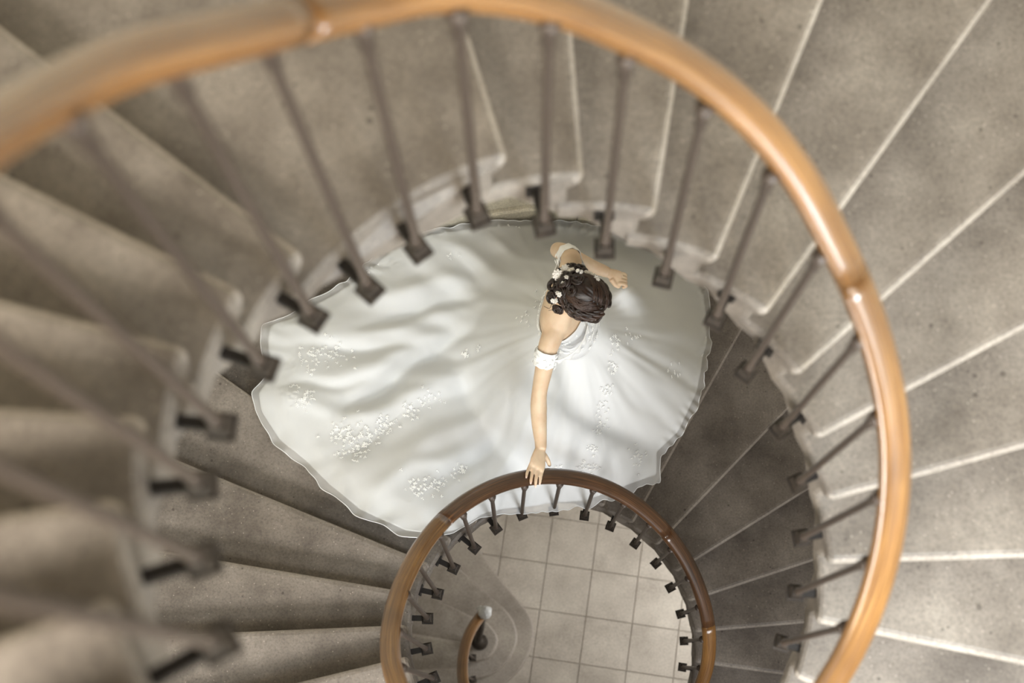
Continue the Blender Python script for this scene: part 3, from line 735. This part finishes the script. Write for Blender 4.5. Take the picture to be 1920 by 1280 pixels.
def frill(pts, w, name='neckline_frill'):
    P_, _ = smooth_path(pts, [1] * len(pts), 8); vs = []; fs = []; N = len(P_)
    for i, p in enumerate(P_):
        t = (P_[min(i + 1, N - 1)] - P_[max(i - 1, 0)]).normalized(); out = (p - Vector((-.03, 1.31, p.z))).normalized(); dn = t.cross(out).normalized()
        if dn.z > 0: dn = -dn
        for j in range(5):
            q = j / 4; vs.append(p + dn * w * (q - .2) + out * (.004 + .007 * math.sin(i * 1.1) * q + .006 * q) - PO)
    for i in range(N - 1):
        for j in range(4): fs.append((i * 5 + j, i * 5 + j + 1, i * 5 + j + 6, i * 5 + j + 5))
    o = pyd(name, vs, fs, M_LACE, person, True); md = o.modifiers.new('s', 'SOLIDIFY'); md.thickness = .003
frill([(-.080, 1.070, -2.728), (-.040, 1.085, -2.745), (.010, 1.120, -2.752), (.045, 1.17, -2.752), (.062, 1.23, -2.748)], .055)
frill([(-.142, 1.115, -2.735), (-.128, 1.165, -2.752), (-.122, 1.22, -2.772), (-.120, 1.28, -2.785), (-.115, 1.36, -2.785), (-.085, 1.44, -2.765), (-.060, 1.50, -2.745), (-.055, 1.535, -2.74)], .05)
frill([(.03, 1.53, -2.745), (.055, 1.48, -2.75), (.075, 1.42, -2.752), (.080, 1.36, -2.750)], .05)

# ------------------------------------------------------------------ skirt and train
HEM = [(-.70,1.97),(-.882,1.864),(-.969,1.768),(-1.115,1.624),(-1.235,1.537),(-1.341,1.449),(-1.43,1.421),(-1.437,1.33),(-1.401,1.151),(-1.453,1.066),(-1.432,.971),(-1.334,.828),(-1.22,.74),(-1.103,.626),(-.952,.502),(-.747,.410),(-.62,.40),(-.53,.43),(-.47,.48),(-.41,.53),(-.31,.57),(-.106,.62),(.088,.635),(.243,.69),(.428,.763),(.419,.85),(.533,.962),(.631,1.163),(.674,1.357),(.711,1.466),(.710,1.567),(.726,1.647),(.725,1.761),(.678,1.872),(.548,1.947),(.405,1.99),(.249,2.06),(.107,2.08),(-.034,2.085),(-.311,2.06),(-.502,2.02)]
WC = Vector((.016, 1.287, -3.0))
def hem_table(n):
    """distance of the hem from the waist for n directions"""
    seg = list(zip(HEM, HEM[1:] + HEM[:1])); out = []
    for i in range(n):
        a = 2 * PI * i / n; d = Vector((math.cos(a), math.sin(a))); best = .3
        for (p, q) in seg:
            px_, py_ = p[0] - WC.x, p[1] - WC.y; qx, qy = q[0] - p[0], q[1] - p[1]
            den = d.x * qy - d.y * qx
            if abs(den) < 1e-9: continue
            t = (px_ * qy - py_ * qx) / den; u = (px_ * d.y - py_ * d.x) / den
            if t > 0 and -1e-6 <= u <= 1 + 1e-6: best = max(best, t)
        out.append(best)
    return out
# folds: start, end, width, height (positive ridge, negative valley)
FOLDS = [((-1.02, 1.02), (-.66, 1.30), .050, -.060), ((-.66, 1.30), (-.42, 1.50), .040, -.035), ((-1.10, 1.12), (-.62, 1.42), .07, .050), ((-1.05, .93), (-.45, 1.23), .06, .055),
         ((-.70, 2.0), (-.12, 1.56), .050, .075), ((-.60, 1.86), (-.2, 1.50), .035, -.030), ((-.42, 2.02), (.0, 1.66), .035, .035),
         ((.14, 1.14), (.42, .98), .035, -.040), ((.20, 1.22), (.52, 1.10), .045, .040), ((.10, 1.05), (.20, .76), .03, -.025), ((.36, 1.35), (.60, 1.45), .05, .03),
         ((-.55, 1.20), (-.10, 1.24), .030, -.022), ((-.80, .75), (-.38, 1.05), .06, .040), ((-.62, .60), (-.30, .95), .035, -.03), ((-.95, 1.45), (-.45, 1.62), .035, -.030), ((-1.1, 1.36), (-.5, 1.55), .05, .045), ((-1.25, 1.30), (-.8, 1.32), .03, -.03),
         ((-1.32, 1.09), (-.98, 1.13), .030, -.035), ((-1.38, 1.02), (-1.0, .98), .045, .035), ((-.9, 1.62), (-.4, 1.74), .05, .04), ((-.25, .72), (-.12, 1.0), .04, -.02), ((.02, .74), (.04, 1.0), .03, .02), ((-1.1,.74),(-.75,.98),.035,-.03), ((-.93,.60),(-.6,.78),.04,.03)]
def fold_h(x, y):
    h = 0
    for (a, b_, w, hh) in FOLDS:
        ax_, ay = b_[0] - a[0], b_[1] - a[1]; L2 = ax_ * ax_ + ay * ay
        t = ((x - a[0]) * ax_ + (y - a[1]) * ay) / L2
        tc = max(0, min(1, t)); wob = .02 * math.sin(6 * tc + a[0] * 9)
        dx, dy = x - a[0] - ax_ * tc, y - a[1] - ay * tc
        L = math.sqrt(L2); side = (dx * -ay + dy * ax_) / L - wob; al = (t - tc) * L
        e = math.exp(-(side / w) ** 2 - (al / .10) ** 2) * (.45 + .55 * math.sin(PI * min(1, max(0, .12 + .8 * tc))))
        h += hh * e * (1.0 if w > .045 and hh < -.05 else .75)
    return h
def skirt(nT, nS, extra, lift, name, m, parent, frill):
    tab = hem_table(nT); tab = [(tab[i - 1] + tab[i] * 2 + tab[(i + 1) % nT]) / 4 for i in range(nT)]
    vs = []; fs = []
    for i in range(nS + 1):
        s = i / nS
        for j in range(nT):
            a = 2 * PI * j / nT; ex = extra * (1 + .22 * math.sin(a * 23 + 4 * math.sin(a * 5)) + .08 * math.sin(a * 61 + 5 * math.sin(a * 7)))
            Dm = tab[j] + ex; d0 = .10
            d = d0 + (Dm - d0) * (s ** 1.12)
            # pleats wave sideways as well
            a2 = a + (.010 * math.sin(a * 17 + 3 * s) * s * (1 - s) * 2)
            x = WC.x + math.cos(a2) * d; y = WC.y + math.sin(a2) * d
            r = math.hypot(x, y)
            rc = max(r, .60)
            base = ramp_z(x, y, 24.5)
            if r < .70: base -= (.70 - r) * .9
            t = max(0, (d - .10) / .56); zc = WC.z - .02 - .80 * t ** 1.25 if t < 3 else -9
            flu = sstep(0, .30, (Dm - d)) 
            wl = .5 + .5 * noise.noise(Vector((x * 1.3, y * 1.3, 2)))
            pl = math.sin(a * 19 + 2.2 * math.sin(a * 4 + 1) + 1.5 * noise.noise(Vector((x * 2, y * 2, 0))))
            pl2 = math.sin(a * 43 + 3 * noise.noise(Vector((x * 3, y * 3, 5))))
            nz = noise.noise(Vector((d * 2.2, a * 3.2, 7))) ; n2 = noise.noise(Vector((x * 6.5, y * 6.5, 9)))
            h = .035 + .055 * flu * wl + fold_h(x, y) * (.35 + .65 * flu) + (.008 * pl + .0025 * pl2) * sstep(.1, .35, d) * (.4 + .6 * flu) + .022 * nz * flu + .011 * n2 * (.3 + .7 * flu)
            lo = base + max(.010 + lift * .4, h * sstep(-.02, .16, Dm - d) + .010)
            up_ = zc + (.007 * pl + .002 * pl2) * sstep(.12, .4, d) * (.6 + .7 * noise.noise(Vector((a * 2, 0, 4)))) + fold_h(x, y) * .6 + .15 * math.exp(-((x - .272) ** 2 + (y - 1.510) ** 2) / .0065)
            kk = .16 + .06 * math.sin(a * 3); hmx = max(0, min(1, .5 + .5 * (up_ - lo) / kk)); z = lo * (1 - hmx) + up_ * hmx + kk * hmx * (1 - hmx)
            z += lift + frill * .010 * math.sin(a * 47 + 14 * noise.noise(Vector((x * 3, y * 3, 1)))) * sstep(.88, 1, s)
            rw = R_OUT - .06
            if r > rw: x *= rw / r; y *= rw / r; z += (r - rw) * .9
            vs.append(Vector((x, y, z)) - PO)
    for i in range(nS):
        for j in range(nT):
            j2 = (j + 1) % nT; fs.append((i * nT + j, i * nT + j2, (i + 1) * nT + j2, (i + 1) * nT + j))
    return pyd(name, vs, fs, m, parent, True), vs
sk, skv = skirt(720, 120, 0, 0, 'gown_skirt', M_SATIN, person, .3)
md = sk.modifiers.new('s', 'SOLIDIFY'); md.thickness = .003; md.offset = -1
ov, ovv = skirt(720, 90, .032, .010, 'tulle_overlay', M_TULLE, sk, 1.0)
ring = [Vector(v) for v in ovv[-720:]]
vs, fs = tube_geo(ring + [ring[0]], [.0021] * 721, 5, cap=False)
pyd('rolled_hem', vs, fs, M_SATIN, sk, True)

# lace appliques: clusters of small leaves sewn on the gown
from mathutils.bvhtree import BVHTree
bvh = BVHTree.FromPolygons([tuple(v + PO) for v in skv], [tuple(p.vertices) for p in sk.data.polygons])
def on_gown(x, y):
    hit = bvh.ray_cast(Vector((x, y, -2.0)), Vector((0, 0, -1)))
    return hit[0], hit[1]
lv = []; lf = []
rl = random.Random(11)
def leaf(c, nn, an, L, w):
    a_ = nn.orthogonal().normalized(); b_ = nn.cross(a_); d = a_ * math.cos(an) + b_ * math.sin(an); s_ = nn.cross(d); b0 = len(lv)
    for q in (c, c + d * L * .5 + s_ * w, c + d * L, c + d * L * .5 - s_ * w): lv.append(q + nn * .0025 - PO)
    lv.append(c + d * L * .5 + nn * .0042 - PO)
    for e in ((0, 1), (1, 2), (2, 3), (3, 0)): lf.append((b0 + e[0], b0 + e[1], b0 + 4))
def cluster(x, y, spread, n, sz=.0095):
    n = int(n * 1.3); spread *= .85
    for _ in range(n):
        cx = x + rl.gauss(0, spread); cy = y + rl.gauss(0, spread); p, nn = on_gown(cx, cy)
        if p is None: continue
        p = p + Vector((0, 0, .011))
        if nn.z < 0: nn = -nn
        m_ = rl.choice((5, 5, 6, 3))
        for i in range(m_): leaf(p, nn, 2 * PI * i / m_ + rl.random(), sz * rl.uniform(.7, 1.25), sz * .28)
LACE = [(-1.24, 1.02, .045, 34), (-1.30, 1.06, .03, 20), (-1.04, .86, .05, 38), (-.95, .86, .04, 26), (-.98, .78, .04, 24), (-.86, .92, .035, 22), (-.76, 1.0, .03, 16), (-.66, 1.07, .03, 12), (-1.22, 1.24, .04, 22), (-1.12, 1.26, .05, 24), (-1.3, 1.2, .03, 14),
        (-.70, .62, .035, 24), (-.62, .64, .03, 16), (-.52, .72, .025, 14), (-.95, 1.72, .05, 34), (-.88, 1.80, .04, 24), (-.50, 1.30, .016, 12), (-.44, 1.31, .008, 5), (.16, 1.05, .016, 12), (.15, .98, .016, 10), (.13, .90, .016, 12), (.11, .83, .018, 12), (.09, .76, .022, 16), (.06, .72, .025, 16),
        (.19, 1.14, .018, 12), (.20, 1.24, .02, 10), (-.3, .68, .03, 16), (-.05, .72, .03, 16), (.33, .80, .03, 14), (-.30, 2.05, .05, 30), (-.42, 2.02, .04, 20), (.30, 1.30, .03, 7), (-.12, 1.46, .03, 8), (-.2, 1.38, .03, 8), (-.6, 1.9, .04, 12), (.5, 1.2, .04, 8)]
for c_ in LACE: cluster(*c_)
# a bead-light edging of leaves round the neckline and the sleeve
for j in range(70):
    a = 2 * PI * j / 70; sa = math.sin(a); z = -2.745 - .06 * max(0, -sa) ** 1.2 - rl.random() * .05
    hw = .176; hd = .108
    p = Vector((-.034, 1.315, z)) + rr_ * hw * math.cos(a) + ff_ * hd * sa
    nn = (rr_ * math.cos(a) + ff_ * sa + Vector((0, 0, .3))).normalized()
    for i in range(5): leaf(p, nn, 2 * PI * i / 5 + a, .012, .0034)
bb = BVHTree.FromPolygons([v.co + PO for v in bod.data.vertices], [tuple(p.vertices) for p in bod.data.polygons])
for j in range(90):
    a = rl.uniform(-.4, PI + .4); z = -2.77 - .24 * rl.random(); d_ = rr_ * math.cos(a) + ff_ * math.sin(a)
    hit = bb.ray_cast(Vector((-.01, 1.305, z)) + d_ * .4, -d_)
    if hit[0] is None: continue
    nn = hit[1] if hit[1].dot(d_) > 0 else -hit[1]
    for i in range(5): leaf(hit[0] + nn * .005, nn, 2 * PI * i / 5 + a * 7, .013, .0036)
for (c0, c1, R0) in (((-.112, 1.112, -2.718), (-.126, 1.060, -2.764), .049), ((-.012, 1.508, -2.725), (-.026, 1.542, -2.765), .05)):
    c0 = Vector(c0); c1 = Vector(c1); d = (c1 - c0).normalized(); a_ = d.orthogonal().normalized(); b_ = d.cross(a_)
    for j in range(60):
        t = rl.random(); an = rl.uniform(0, 2 * PI); nn = a_ * math.cos(an) + b_ * math.sin(an)
        p = c0.lerp(c1, t) + nn * R0
        for i in range(5): leaf(p, nn, 2 * PI * i / 5 + t * 6, .010, .003)
tag(pyd('lace_applique', lv, lf, M_LACE, sk), kind='stuff')
